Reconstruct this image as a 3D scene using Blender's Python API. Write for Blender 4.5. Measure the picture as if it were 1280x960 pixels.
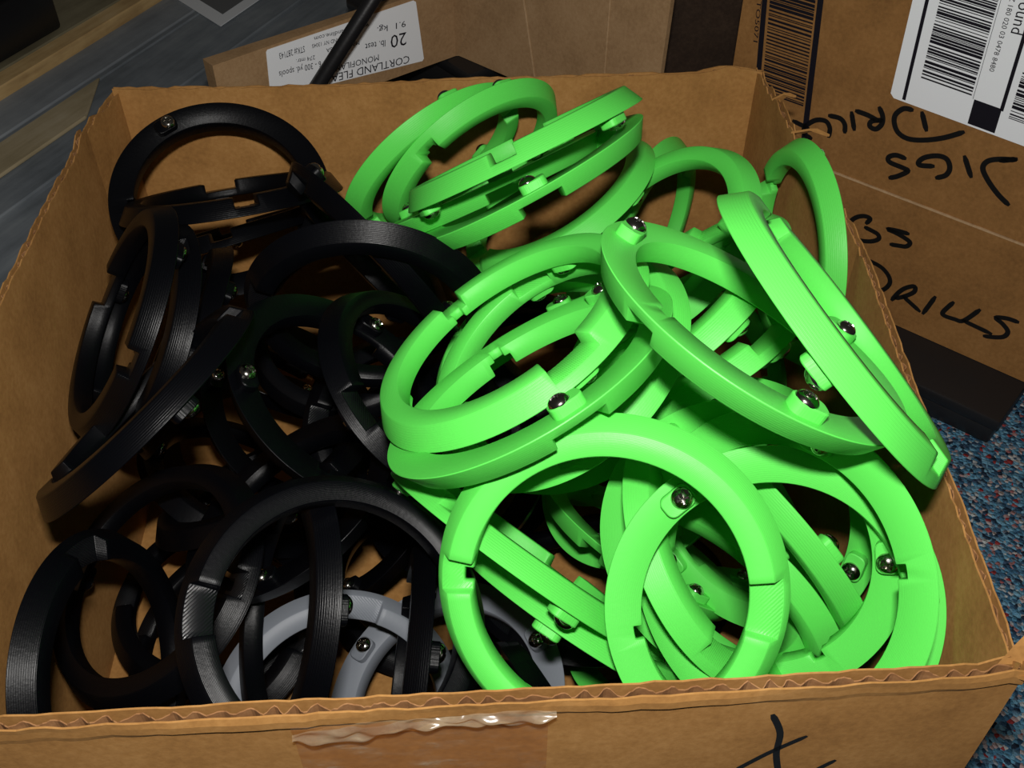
import bpy, bmesh, math, random
from mathutils import Vector, Matrix

for _o in list(bpy.data.objects):
    bpy.data.objects.remove(_o, do_unlink=True)
scene = bpy.context.scene
COL = scene.collection

# ------------------------------------------------------------------ camera
PITCH = math.radians(43.8)
cam_data = bpy.data.cameras.new('camera')
cam_data.sensor_fit = 'HORIZONTAL'
cam_data.sensor_width = 36.0
cam_data.lens = 36.0 * 1300.0 / 1280.0
cam_data.clip_start = 0.01
cam = bpy.data.objects.new('camera', cam_data)
cam.location = (0, 0, 0.471)
cam.rotation_euler = (math.pi / 2 - PITCH, 0, 0)
COL.objects.link(cam)
scene.camera = cam

# ------------------------------------------------------------------ light
world = bpy.data.worlds.new('room_ambience')
scene.world = world
world.use_nodes = True
world.node_tree.nodes['Background'].inputs[0].default_value = (1.0, 0.93, 0.82, 1)
world.node_tree.nodes['Background'].inputs[1].default_value = 0.025

flash_data = bpy.data.lights.new('camera_flash', 'AREA')      # the photographer's flash, just above the lens
flash_data.shape = 'RECTANGLE'
flash_data.size = 0.026
flash_data.size_y = 0.012
flash_data.energy = 2.7
flash_data.color = (1.0, 0.97, 0.93)
flash = bpy.data.objects.new('camera_flash', flash_data)
flash.location = (0.0, 0.012, 0.471 + 0.055)
flash.rotation_euler = (math.pi / 2 - PITCH - 0.02, 0, 0)
COL.objects.link(flash)

scene.view_settings.view_transform = 'Standard'
scene.view_settings.look = 'None'
scene.view_settings.gamma = 1.0
scene.view_settings.use_curve_mapping = False
scene.view_settings.exposure = 0.0

# ------------------------------------------------------------------ helpers
def link(o, parent=None):
    COL.objects.link(o)
    if parent is not None:
        o.parent = parent
    return o

def mesh_obj(name, me, mat=None, parent=None):
    o = bpy.data.objects.new(name, me)
    if mat is not None and not me.materials:
        me.materials.append(mat)
    return link(o, parent)

def empty(name, loc=(0, 0, 0)):
    o = bpy.data.objects.new(name, None)
    o.empty_display_size = 0.02
    o.location = loc
    return link(o)

def tag(o, label, cat, group=None):
    o['label'] = label
    o['category'] = cat
    if group:
        o['group'] = group
    return o

def bm_mesh(bm, name, smooth_angle=None):
    me = bpy.data.meshes.new(name)
    bm.normal_update()
    if smooth_angle is not None:
        for f in bm.faces:
            f.smooth = True
        for e in bm.edges:
            if len(e.link_faces) == 2 and e.calc_face_angle(0) > smooth_angle:
                e.smooth = False
    bm.to_mesh(me)
    bm.free()
    return me

def add_prism(bm, poly, e0, e1, en, origin, t0, t1):
    """poly in (a,b) on axes e0,e1 from origin, extruded along en from t0 to t1"""
    lo = [bm.verts.new(origin + e0 * a + e1 * b + en * t0) for a, b in poly]
    hi = [bm.verts.new(origin + e0 * a + e1 * b + en * t1) for a, b in poly]
    n = len(poly)
    bm.faces.new(lo[::-1])
    bm.faces.new(hi)
    for i in range(n):
        bm.faces.new((lo[i], lo[(i + 1) % n], hi[(i + 1) % n], hi[i]))

def rounded_rect(w, h, r, seg=4):
    pts = []
    for cx, cy, a0 in ((w / 2 - r, h / 2 - r, 0), (-w / 2 + r, h / 2 - r, 90), (-w / 2 + r, -h / 2 + r, 180), (w / 2 - r, -h / 2 + r, 270)):
        for k in range(seg + 1):
            a = math.radians(a0 + 90 * k / seg)
            pts.append((cx + r * math.cos(a), cy + r * math.sin(a)))
    return pts

def box_mesh(name, x0, x1, y0, y1, z0, z1, bevel=0.0):
    bm = bmesh.new()
    add_prism(bm, [(x0, y0), (x1, y0), (x1, y1), (x0, y1)], Vector((1, 0, 0)), Vector((0, 1, 0)), Vector((0, 0, 1)), Vector(), z0, z1)
    bmesh.ops.recalc_face_normals(bm, faces=bm.faces)
    if bevel:
        bmesh.ops.bevel(bm, geom=list(bm.edges), offset=bevel, segments=2, affect='EDGES', profile=0.5)
    return bm_mesh(bm, name, 0.6 if bevel else None)

# ------------------------------------------------------------------ materials
def new_mat(name, base, rough=0.5, spec=0.5, metal=0.0):
    m = bpy.data.materials.new(name)
    m.use_nodes = True
    nt = m.node_tree
    b = nt.nodes['Principled BSDF']
    b.inputs['Base Color'].default_value = (*base, 1)
    b.inputs['Roughness'].default_value = rough
    b.inputs['Specular IOR Level'].default_value = spec
    b.inputs['Metallic'].default_value = metal
    return m, nt, b

def N(nt, typ, **kw):
    n = nt.nodes.new(typ)
    for k, v in kw.items():
        setattr(n, k, v)
    return n

def coords(nt):
    return N(nt, 'ShaderNodeTexCoord').outputs['Object']

def noise(nt, scale, detail=3.0, rough=0.55, vec=None):
    n = N(nt, 'ShaderNodeTexNoise')
    n.inputs['Scale'].default_value = scale
    n.inputs['Detail'].default_value = detail
    n.inputs['Roughness'].default_value = rough
    nt.links.new(vec if vec is not None else coords(nt), n.inputs['Vector'])
    return n

def ramp(nt, fac, stops):
    r = N(nt, 'ShaderNodeValToRGB')
    el = r.color_ramp.elements
    while len(el) < len(stops):
        el.new(0.5)
    for e, (p, c) in zip(el, stops):
        e.position = p
        e.color = (*c, 1)
    nt.links.new(fac, r.inputs['Fac'])
    return r.outputs['Color']

def bump(nt, b, height, strength, dist):
    n = N(nt, 'ShaderNodeBump')
    n.inputs['Strength'].default_value = strength
    n.inputs['Distance'].default_value = dist
    nt.links.new(height, n.inputs['Height'])
    nt.links.new(n.outputs['Normal'], b.inputs['Normal'])

def plastic(name, base, rough, spec, bump_s):
    """printed plastic: fine layer lines stacked along the ring axis plus a faint roughness"""
    m, nt, b = new_mat(name, base, rough, spec)
    c = coords(nt)
    w = N(nt, 'ShaderNodeTexWave', wave_type='BANDS', bands_direction='Z', wave_profile='SIN')
    w.inputs['Scale'].default_value = 900.0
    w.inputs['Distortion'].default_value = 0.6
    w.inputs['Detail'].default_value = 2.0
    nt.links.new(c, w.inputs['Vector'])
    rg = N(nt, 'ShaderNodeTexWave', wave_type='RINGS', rings_direction='Z', wave_profile='SIN')
    rg.inputs['Scale'].default_value = 700.0
    rg.inputs['Distortion'].default_value = 0.4
    nt.links.new(c, rg.inputs['Vector'])
    g = noise(nt, 700, 2, 0.6, c)
    a1 = N(nt, 'ShaderNodeMath', operation='ADD')
    nt.links.new(w.outputs['Fac'], a1.inputs[0])
    nt.links.new(rg.outputs['Fac'], a1.inputs[1])
    a2 = N(nt, 'ShaderNodeMath', operation='MULTIPLY_ADD')
    nt.links.new(g.outputs['Fac'], a2.inputs[0])
    a2.inputs[1].default_value = 1.6
    nt.links.new(a1.outputs[0], a2.inputs[2])
    bump(nt, b, a2.outputs[0], bump_s, 0.00005)
    return m

def hatch_plastic(name, base, rough, spec, bump_s):
    """floor of a recess: diagonal infill hatching"""
    m, nt, b = new_mat(name, base, rough, spec)
    c = coords(nt)
    mp = N(nt, 'ShaderNodeMapping')
    mp.inputs['Rotation'].default_value = (0, 0, math.radians(40))
    nt.links.new(c, mp.inputs['Vector'])
    w = N(nt, 'ShaderNodeTexWave', wave_type='BANDS', bands_direction='X', wave_profile='SIN')
    w.inputs['Scale'].default_value = 330.0
    w.inputs['Distortion'].default_value = 1.2
    w.inputs['Detail Scale'].default_value = 3.0
    nt.links.new(mp.outputs['Vector'], w.inputs['Vector'])
    bump(nt, b, w.outputs['Fac'], bump_s, 0.00015)
    return m

GREEN = (0.095, 0.62, 0.08)
M_GREEN = plastic('green_plastic', GREEN, 0.45, 0.35, 0.5)
M_GREEN_H = hatch_plastic('green_plastic_infill', GREEN, 0.42, 0.4, 0.5)
M_BLACK = plastic('black_plastic', (0.0010, 0.0012, 0.0020), 0.34, 0.22, 0.7)
M_BLACK_H = hatch_plastic('black_plastic_infill', (0.004, 0.0045, 0.0055), 0.3, 0.45, 1.0)
M_GREY = plastic('grey_plastic', (0.16, 0.175, 0.20), 0.5, 0.4, 0.25)
M_GREY_H = hatch_plastic('grey_plastic_infill', (0.16, 0.175, 0.20), 0.5, 0.4, 0.5)
M_STEEL, _nt, _b = new_mat('screw_steel', (0.46, 0.44, 0.40), 0.16, 0.5, 1.0)
bump(_nt, _b, noise(_nt, 900, 2).outputs['Fac'], 0.12, 0.0002)

def cardboard(name, c_dark, c_mid, c_light, scale=1.0):
    m, nt, b = new_mat(name, c_mid, 0.82, 0.25)
    c = coords(nt)
    n1 = noise(nt, 35 * scale, 5, 0.6, c)
    n2 = noise(nt, 420 * scale, 3, 0.6, c)
    mx = N(nt, 'ShaderNodeMix', data_type='FLOAT')
    mx.inputs['Factor'].default_value = 0.42
    nt.links.new(n1.outputs['Fac'], mx.inputs['A'])
    nt.links.new(n2.outputs['Fac'], mx.inputs['B'])
    col = ramp(nt, mx.outputs['Result'], [(0.32, c_dark), (0.5, c_mid), (0.70, c_light)])
    nt.links.new(col, b.inputs['Base Color'])
    bump(nt, b, n2.outputs['Fac'], 0.18, 0.0004)
    return m

M_CARD = cardboard('cardboard', (0.25, 0.118, 0.032), (0.33, 0.162, 0.046), (0.41, 0.215, 0.07))
M_FLUTE = cardboard('corrugated_paper', (0.17, 0.075, 0.028), (0.24, 0.115, 0.045), (0.34, 0.18, 0.08))
M_CARD2 = cardboard('brown_cardboard', (0.19, 0.090, 0.026), (0.26, 0.125, 0.037), (0.33, 0.165, 0.053))
M_CARD3 = cardboard('pale_cardboard', (0.27, 0.16, 0.075), (0.35, 0.215, 0.105), (0.42, 0.27, 0.14))
M_CARD_EDGE = cardboard('cut_cardboard_edge', (0.36, 0.22, 0.11), (0.46, 0.30, 0.16), (0.56, 0.38, 0.22))
M_INK, _, _ = new_mat('marker_ink', (0.006, 0.006, 0.006), 0.5, 0.3)
M_PRINT, _, _ = new_mat('printed_ink', (0.008, 0.007, 0.012), 0.6, 0.2)
M_PAPER, _, _ = new_mat('white_label_paper', (0.86, 0.89, 0.92), 0.55, 0.4)
M_GREYPRINT, _, _ = new_mat('grey_printed_picture', (0.16, 0.165, 0.17), 0.5, 0.3)
M_BLK, _nt, _b = new_mat('black_moulded_plastic', (0.010, 0.010, 0.011), 0.38, 0.5)
bump(_nt, _b, noise(_nt, 260, 3).outputs['Fac'], 0.15, 0.0006)
M_DKBROWN = cardboard('dark_brown_board', (0.018, 0.010, 0.006), (0.03, 0.017, 0.010), (0.05, 0.03, 0.018))

def painted_wood(name, c0, c1, c2, ang, rough=0.55):
    m, nt, b = new_mat(name, c1, rough, 0.4)
    mp = N(nt, 'ShaderNodeMapping')
    mp.inputs['Scale'].default_value = (0.12, 1.0, 1.0)
    nt.links.new(coords(nt), mp.inputs['Vector'])
    n1 = noise(nt, 90, 6, 0.65, mp.outputs['Vector'])
    n2 = noise(nt, 14, 4, 0.6)
    mx = N(nt, 'ShaderNodeMix', data_type='FLOAT')
    mx.inputs['Factor'].default_value = 0.5
    nt.links.new(n1.outputs['Fac'], mx.inputs['A'])
    nt.links.new(n2.outputs['Fac'], mx.inputs['B'])
    nt.links.new(ramp(nt, mx.outputs['Result'], [(0.35, c0), (0.5, c1), (0.66, c2)]), b.inputs['Base Color'])
    bump(nt, b, n1.outputs['Fac'], 0.25, 0.001)
    return m

M_GREYWOOD = painted_wood('grey_painted_wood', (0.19, 0.21, 0.23), (0.26, 0.285, 0.31), (0.34, 0.37, 0.39), 0)
M_GREYWOOD2 = painted_wood('worn_grey_painted_wood', (0.13, 0.15, 0.165), (0.20, 0.225, 0.25), (0.28, 0.31, 0.33), 0)
M_PALEWOOD = painted_wood('bare_pale_wood', (0.32, 0.26, 0.15), (0.44, 0.36, 0.22), (0.54, 0.46, 0.31), 0)
M_EDGEWOOD = painted_wood('bare_plywood_edge', (0.42, 0.26, 0.11), (0.66, 0.45, 0.20), (0.80, 0.60, 0.32), 0)
M_OLIVEWOOD = painted_wood('stained_brown_wood', (0.15, 0.128, 0.075), (0.22, 0.19, 0.115), (0.30, 0.265, 0.165), 0)

# clear packing tape: glossy film with milky creases
M_TAPE = bpy.data.materials.new('clear_packing_tape')
M_TAPE.use_nodes = True
_nt = M_TAPE.node_tree
_b = _nt.nodes['Principled BSDF']
_b.inputs['Base Color'].default_value = (0.60, 0.52, 0.38, 1)
_b.inputs['Roughness'].default_value = 0.12
_tr = N(_nt, 'ShaderNodeBsdfTransparent')
_tr.inputs['Color'].default_value = (0.93, 0.80, 0.62, 1)
_mx = N(_nt, 'ShaderNodeMixShader')
_c = coords(_nt)
_mp = N(_nt, 'ShaderNodeMapping')
_mp.inputs['Scale'].default_value = (1.0, 1.0, 2.6)
_nt.links.new(_c, _mp.inputs['Vector'])
_n = noise(_nt, 75, 4, 0.6, _mp.outputs['Vector'])
_fac = ramp(_nt, _n.outputs['Fac'], [(0.50, (0.07, 0.07, 0.07)), (0.62, (0.12, 0.12, 0.12)), (0.74, (0.40, 0.40, 0.40))])
_nt.links.new(_fac, _mx.inputs['Fac'])
_nt.links.new(_tr.outputs[0], _mx.inputs[1])
_nt.links.new(_b.outputs[0], _mx.inputs[2])
_nt.links.new(_mx.outputs[0], _nt.nodes['Material Output'].inputs['Surface'])

# the same film where it is bunched up and has gone milky
M_TAPE2 = M_TAPE.copy()
M_TAPE2.name = 'bunched_packing_tape'
for _nd in M_TAPE2.node_tree.nodes:
    if _nd.type == 'VALTORGB':
        for _e, _g in zip(_nd.color_ramp.elements, (0.12, 0.30, 0.60)):
            _e.color = (_g, _g, _g, 1)
        _nd.color_ramp.elements[0].position = 0.36
    if _nd.type == 'BSDF_PRINCIPLED':
        _nd.inputs['Base Color'].default_value = (0.50, 0.43, 0.30, 1)
        _nd.inputs['Roughness'].default_value = 0.16

# carpet: mottled blue loop pile
M_CARPET, _nt, _b = new_mat('blue_speckled_carpet', (0.06, 0.14, 0.25), 0.95, 0.1)
_c = coords(_nt)
_v = N(_nt, 'ShaderNodeTexVoronoi')
_v.inputs['Scale'].default_value = 430.0
_nt.links.new(_c, _v.inputs['Vector'])
_sep = N(_nt, 'ShaderNodeSeparateColor')
_nt.links.new(_v.outputs['Color'], _sep.inputs[0])
_col = ramp(_nt, _sep.outputs[0], [(0.0, (0.015, 0.02, 0.035)), (0.22, (0.04, 0.11, 0.20)), (0.45, (0.09, 0.26, 0.40)), (0.62, (0.18, 0.38, 0.52)),
                                   (0.76, (0.04, 0.07, 0.13)), (0.86, (0.48, 0.52, 0.52)), (0.975, (0.30, 0.04, 0.04))])
_nt.links.new(_col, _b.inputs['Base Color'])
_n = noise(_nt, 600, 3, 0.7, _c)
_ad = N(_nt, 'ShaderNodeMath', operation='SUBTRACT')
_nt.links.new(_n.outputs['Fac'], _ad.inputs[0])
_nt.links.new(_v.outputs['Distance'], _ad.inputs[1])
bump(_nt, _b, _ad.outputs[0], 0.9, 0.003)

# ------------------------------------------------------------------ floor
_bm = bmesh.new()
add_prism(_bm, [(-2.2, -0.8), (2.2, -0.8), (2.2, 3.0), (-2.2, 3.0)], Vector((1, 0, 0)), Vector((0, 1, 0)), Vector((0, 0, 1)), Vector(), -0.02, 0.0)
floor = mesh_obj('floor', bm_mesh(_bm, 'floor'), M_CARPET)
floor['kind'] = 'structure'
floor['label'] = 'blue speckled carpet floor'

# ------------------------------------------------------------------ the cardboard box that holds the rings
RIM = 0.200
BOX = tag(empty('cardboard_box', (-0.03, 0.33, 0)), 'open brown corrugated cardboard box filled with green and black rings', 'box')
BW = BOX.location.copy()

def panel(name, A, B, top, thick=0.0034, lip=0.0, z0=0.004, step=0.004, seed=0, frill=0.0006):
    """A corrugated wall from A to B (outer face); inside lies to the left of A->B"""
    rnd = random.Random(seed)
    A = Vector((*A, 0)); B = Vector((*B, 0))
    L = (B - A).length
    d = (B - A) / L
    inn = Vector((-d.y, d.x, 0))
    n = max(2, int(L / step))
    S = [L * i / n for i in range(n + 1)]
    bm = bmesh.new()
    for side in (0, 1):
        off0, off1 = ((0.0, 0.0006) if side == 0 else (thick - 0.0006, thick))
        rows = []
        for s in S:
            zt = top(s / L) + rnd.uniform(-frill, frill) + (0.0004 if side else 0.0)
            lv = [(z0, 0.0)]
            if side == 0 and lip:
                w = 0.6 + 0.4 * math.sin(s * 55 + seed)
                lv += [(zt - 0.0075, 0.0), (zt - 0.0052, -lip * w), (zt - 0.0022, -lip * w * 0.9)]
            lv += [(zt, -lip * 0.3 if side == 0 else 0.0)]
            rows.append([(bm.verts.new(A + d * s + inn * (off0 + o) + Vector((0, 0, z)) - BW), bm.verts.new(A + d * s + inn * (off1 + o) + Vector((0, 0, z)) - BW)) for z, o in lv])
        m = len(rows[0])
        for a, b in zip(rows[:-1], rows[1:]):
            for k in range(m - 1):
                bm.faces.new((a[k][0], b[k][0], b[k + 1][0], a[k + 1][0]))
                bm.faces.new((a[k][1], a[k + 1][1], b[k + 1][1], b[k][1]))
            bm.faces.new((a[-1][0], b[-1][0], b[-1][1], a[-1][1]))
            bm.faces.new((a[0][0], a[0][1], b[0][1], b[0][0]))
        for r in (rows[0], rows[-1]):
            for k in range(m - 1):
                bm.faces.new((r[k][0], r[k + 1][0], r[k + 1][1], r[k][1]))
    bmesh.ops.recalc_face_normals(bm, faces=bm.faces)
    p = mesh_obj(name, bm_mesh(bm, name), M_CARD, BOX)
    # fluting between the two liners
    bm = bmesh.new()
    mid, amp, lam = thick / 2, thick / 2 - 0.0008, 0.0072
    k = int(L / lam * 8)
    prev = None
    for i in range(k + 1):
        s = L * i / k
        zt = top(s / L) - 0.0009 + rnd.uniform(-0.0005, 0.0004)
        o = mid + amp * (0.72 + 0.28 * math.sin(s * 143 + seed)) * math.sin(2 * math.pi * s / lam + 1.3 * math.sin(s * 90 + seed) + 0.9 * math.sin(s * 231))
        q = []
        for e in (-0.0002, 0.0002):
            for z in (zt - 0.02, zt):
                q.append(bm.verts.new(A + d * s + inn * (o + e) + Vector((0, 0, z)) - BW))
        if prev:
            a0, a1, b0, b1 = prev
            c0, c1, e0, e1 = q
            for f in ((a0, c0, c1, a1), (b0, b1, e1, e0), (a1, c1, e1, b1), (a0, b0, e0, c0)):
                bm.faces.new(f)
        prev = q
    bmesh.ops.recalc_face_normals(bm, faces=bm.faces)
    mesh_obj('fluting', bm_mesh(bm, 'fluting'), M_FLUTE, p)
    return p, A, d, inn, L

def tears(base, bits):
    def f(t):
        z = base(t)
        for c, w, h in bits:
            z += h * max(0.0, 1 - abs(t - c) / w)
        return z
    return f

P_FL, P_FR, P_R2, P_BR, P_BL, P_L2 = (-0.196, 0.132), (0.1435, 0.1538), (0.153, 0.365), (0.137, 0.531), (-0.213, 0.511), (-0.2175, 0.466)
FRONT, FA, FD, FIN, FLEN = panel('front_panel', P_FL, P_FR, tears(lambda t: RIM + 0.012 + 0.001 * math.sin(t * 5 + 0.5), [(0.985, 0.02, 0.003)]), lip=0.0013, seed=1, thick=0.0042)
panel('right_panel', P_FR, P_R2, tears(lambda t: RIM + 0.0115 - 0.009 * t + 0.0006 * math.sin(t * 7), [(0.0, 0.02, 0.004), (0.985, 0.03, -0.002)]), seed=2, frill=0.0007)
panel('corner_panel', P_R2, P_BR, tears(lambda t: RIM + 0.0022 * (1 - t), [(0.12, 0.08, 0.002), (0.45, 0.10, -0.0018), (0.75, 0.08, 0.0015)]), seed=3, frill=0.0016)
panel('back_panel', P_BR, P_BL, tears(lambda t: RIM + 0.0008 * math.sin(t * 7), [(0.05, 0.06, 0.004), (0.5, 0.12, 0.0012)]), seed=4)
panel('corner_panel', P_BL, P_L2, tears(lambda t: RIM - 0.001, [(0.7, 0.2, 0.002)]), seed=5, frill=0.001)
panel('left_panel', P_L2, P_FL, tears(lambda t: RIM + 0.012 * t, [(0.02, 0.03, 0.003), (0.09, 0.05, -0.0015)]), seed=6, frill=0.0008)
_bm = bmesh.new()
add_prism(_bm, [P_FL, P_FR, P_R2, P_BR, P_BL, P_L2], Vector((1, 0, 0)), Vector((0, 1, 0)), Vector((0, 0, 1)), -BW, 0.0, 0.0042)
bmesh.ops.recalc_face_normals(_bm, faces=_bm.faces)
mesh_obj('bottom_panel', bm_mesh(_bm, 'bottom_panel'), M_CARD, BOX)

# frayed scraps of liner at the torn corners
def scrap(base, tips, width, parent, mat):
    bm = bmesh.new()
    prev = None
    pts = [Vector(base)] + [Vector(t) for t in tips]
    for i, p in enumerate(pts):
        w = width * (1 - 0.8 * i / (len(pts) - 1))
        q = [bm.verts.new(p + Vector((a * w, 0, b * 0.0006)) - BW) for a, b in ((-0.5, -1), (0.5, -1), (0.5, 1), (-0.5, 1))]
        if prev:
            for k in range(4):
                bm.faces.new((prev[k], prev[(k + 1) % 4], q[(k + 1) % 4], q[k]))
        else:
            bm.faces.new(q[::-1])
        prev = q
    bm.faces.new(prev)
    bmesh.ops.recalc_face_normals(bm, faces=bm.faces)
    return mesh_obj('torn_scrap', bm_mesh(bm, 'torn_scrap'), mat, parent)
scrap((0.1425, 0.1545, 0.210), [(0.1450, 0.1515, 0.212), (0.1470, 0.1495, 0.2095), (0.1475, 0.1475, 0.203)], 0.007, BOX, M_CARD)
scrap((0.1400, 0.1560, 0.212), [(0.1425, 0.159, 0.2165), (0.146, 0.163, 0.2175)], 0.008, BOX, M_CARD)
scrap((0.1425, 0.462, 0.2020), [(0.149, 0.458, 0.2060), (0.156, 0.455, 0.2045)], 0.006, BOX, M_CARD)
scrap((0.139, 0.497, 0.2010), [(0.143, 0.495, 0.2055), (0.147, 0.493, 0.205)], 0.005, BOX, M_CARD)

# clear tape on the front panel, bunched into a milky roll along the rim
def tape_sheet(name, s0, s1, zfun, nx, nz, ofun, mat):
    bm = bmesh.new()
    grid = []
    for i in range(nx + 1):
        t = i / nx
        s = s0 + (s1 - s0) * t
        za, zb = zfun(t)
        grid.append([bm.verts.new(FA + FD * s + FIN * -ofun(s, za + (zb - za) * j / nz, t, j / nz) + Vector((0, 0, za + (zb - za) * j / nz)) - BW) for j in range(nz + 1)])
    for i in range(nx):
        for j in range(nz):
            bm.faces.new((grid[i][j], grid[i + 1][j], grid[i + 1][j + 1], grid[i][j + 1]))
    return mesh_obj(name, bm_mesh(bm, name, 0.7), mat, BOX)
S_A, S_B = -0.0600 - P_FL[0], 0.0105 - P_FL[0]
def _flat(s, z, t, v):
    return 0.0006 + 0.0013 * math.exp(-((z - 0.2075) / 0.003) ** 2) + 0.00022 * (1 + math.sin(s * 330 + z * 640) * math.sin(s * 150 - z * 410))
tape = tape_sheet('packing_tape', S_A, S_B, lambda t: (0.2090, 0.160), 60, 24, _flat, M_TAPE)
tape['label'] = 'clear packing tape'
def _zr(t):
    c = 0.2035 + 0.0055 * t - 0.0012 * math.sin(t * 9)
    h = (0.0031 + 0.0014 * math.sin(t * 7 + 0.6) + 0.0005 * math.sin(t * 31)) * min(1.0, 5 * t + 0.35, 6 * (1 - t) + 0.15)
    return c + h, c - h
def _roll(s, z, t, v):
    w = 0.5 * math.sin(s * 420 + v * 7) + 0.5 * math.sin(s * 190 - v * 11) + 0.25 * math.sin(s * 800 + v * 3)
    return 0.0016 + 0.0022 * math.sin(math.pi * v) * (0.75 + 0.25 * w) + 0.0005 * w
roll = tape_sheet('bunched_tape', S_A, S_B + 0.002, _zr, 150, 16, _roll, M_TAPE2)
roll['label'] = 'crumpled milky roll of packing tape'

def ribbon(bm, pts, width, origin, e0, e1, en, lift, rnd=None):
    """marker stroke: a flat ribbon with round ends through 2D points on a face"""
    P = [Vector((a, b, 0)) for a, b in pts]
    # smooth by Catmull-Rom
    Q = []
    for i in range(len(P) - 1):
        p0 = P[max(0, i - 1)]; p1 = P[i]; p2 = P[i + 1]; p3 = P[min(len(P) - 1, i + 2)]
        for k in range(5):
            t = k / 5
            Q.append(0.5 * ((2 * p1) + (p2 - p0) * t + (2 * p0 - 5 * p1 + 4 * p2 - p3) * t * t + (3 * p1 - p0 - 3 * p2 + p3) * t ** 3))
    Q.append(P[-1])
    w = width / 2
    row = []
    n = len(Q)
    for i, q in enumerate(Q):
        tg = (Q[min(n - 1, i + 1)] - Q[max(0, i - 1)])
        tg = tg.normalized() if tg.length > 1e-9 else Vector((1, 0, 0))
        nm = Vector((-tg.y, tg.x, 0))
        k = 1.0
        if i == 0:
            q = q - tg * w * 0.7; k = 0.55
        elif i == n - 1:
            q = q + tg * w * 0.7; k = 0.55
        l, r = q + nm * w * k, q - nm * w * k
        row.append((bm.verts.new(origin + e0 * l.x + e1 * l.y + en * lift), bm.verts.new(origin + e0 * r.x + e1 * r.y + en * lift)))
    for a, b in zip(row[:-1], row[1:]):
        try:
            bm.faces.new((a[0], a[1], b[1], b[0]))
        except ValueError:
            pass

UP = Vector((0, 0, 1))
_bm = bmesh.new()
for pts in [[(0.2712, 0.1967), (0.2752, 0.186), (0.2763, 0.1735), (0.2789, 0.1618)], [(0.265, 0.1636), (0.2738, 0.1738), (0.2833, 0.1826)], [(0.2908, 0.1602), (0.2956, 0.1659)]]:
    ribbon(_bm, pts, 0.0021, FA - BW, FD, UP, -FIN, 0.0003)
mesh_obj('marker_strokes', bm_mesh(_bm, 'marker_strokes'), M_INK, BOX)

# ------------------------------------------------------------------ rings
R = 0.055
RT, RI, TH = 0.913 * R, 0.775 * R, 0.15 * R
SCREW_ANGLES = (60.0, 180.0, 300.0)

def ring_mesh(name, mat, mat_h):
    """tapered ring: wide flat face at z=0, narrow face at z=TH with two recesses and one through-slot on the bore"""
    a_cut, b_cut, slot = 6.2, 10.5, 2.9
    depth = 0.55 * TH
    st = []
    def prof(ri, zt):
        ro = R + (RT - R) * zt / TH
        return [(ri, 0.0), (R, 0.0), (ro, zt), (ri, zt)]
    full = prof(RI, TH)
    cut = prof(RI, TH - depth)
    cuts = prof(RI + 0.055 * R, TH - depth)
    def span(a0, a1, p, h):
        n = max(1, int(round(abs(a1 - a0) / 3.0)))
        for i in range(n + 1):
            st.append((math.radians(a0 + (a1 - a0) * i / n), p, h))
    span(-slot, slot, cuts, 1)
    span(slot, a_cut, cut, 1)
    span(a_cut, 180 - b_cut, full, 0)
    span(180 - b_cut, 180 + b_cut, cut, 1)
    span(180 + b_cut, 360 - a_cut, full, 0)
    span(360 - a_cut, 360 - slot, cut, 1)
    bm = bmesh.new()
    rows = [[bm.verts.new((r * math.cos(a), r * math.sin(a), z)) for r, z in p] for a, p, h in st]
    n = len(rows)
    for i in range(n):
        A, B = rows[i], rows[(i + 1) % n]
        for k in range(4):
            q = (A[k], B[k], B[(k + 1) % 4], A[(k + 1) % 4])
            f = bm.faces.new(q)
            if k == 2 and st[i][2] and st[(i + 1) % n][2]:
                f.material_index = 1
    bmesh.ops.remove_doubles(bm, verts=bm.verts, dist=1e-6)
    bmesh.ops.dissolve_degenerate(bm, edges=bm.edges, dist=1e-6)
    bmesh.ops.recalc_face_normals(bm, faces=bm.faces)
    bm.normal_update()
    sharp = [e for e in bm.edges if len(e.link_faces) == 2 and e.calc_face_angle(0) > 0.6]
    bmesh.ops.bevel(bm, geom=sharp, offset=0.00035, segments=1, affect='EDGES', clamp_overlap=True)
    me = bm_mesh(bm, name, 0.9)
    me.materials.append(mat)
    me.materials.append(mat_h)
    return me

BH = 0.0036
def boss_mesh(name, mat):
    bm = bmesh.new()
    add_prism(bm, rounded_rect(0.0078, 0.0112, 0.0026), Vector((1, 0, 0)), Vector((0, 1, 0)), Vector((0, 0, 1)), Vector(), -BH, 0.0002)
    bmesh.ops.recalc_face_normals(bm, faces=bm.faces)
    top = [e for e in bm.edges if all(v.co.z < -BH + 1e-5 for v in e.verts)]
    bmesh.ops.bevel(bm, geom=top, offset=0.0004, segments=1, affect='EDGES')
    me = bm_mesh(bm, name, 0.7)
    me.materials.append(mat)
    return me

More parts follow.
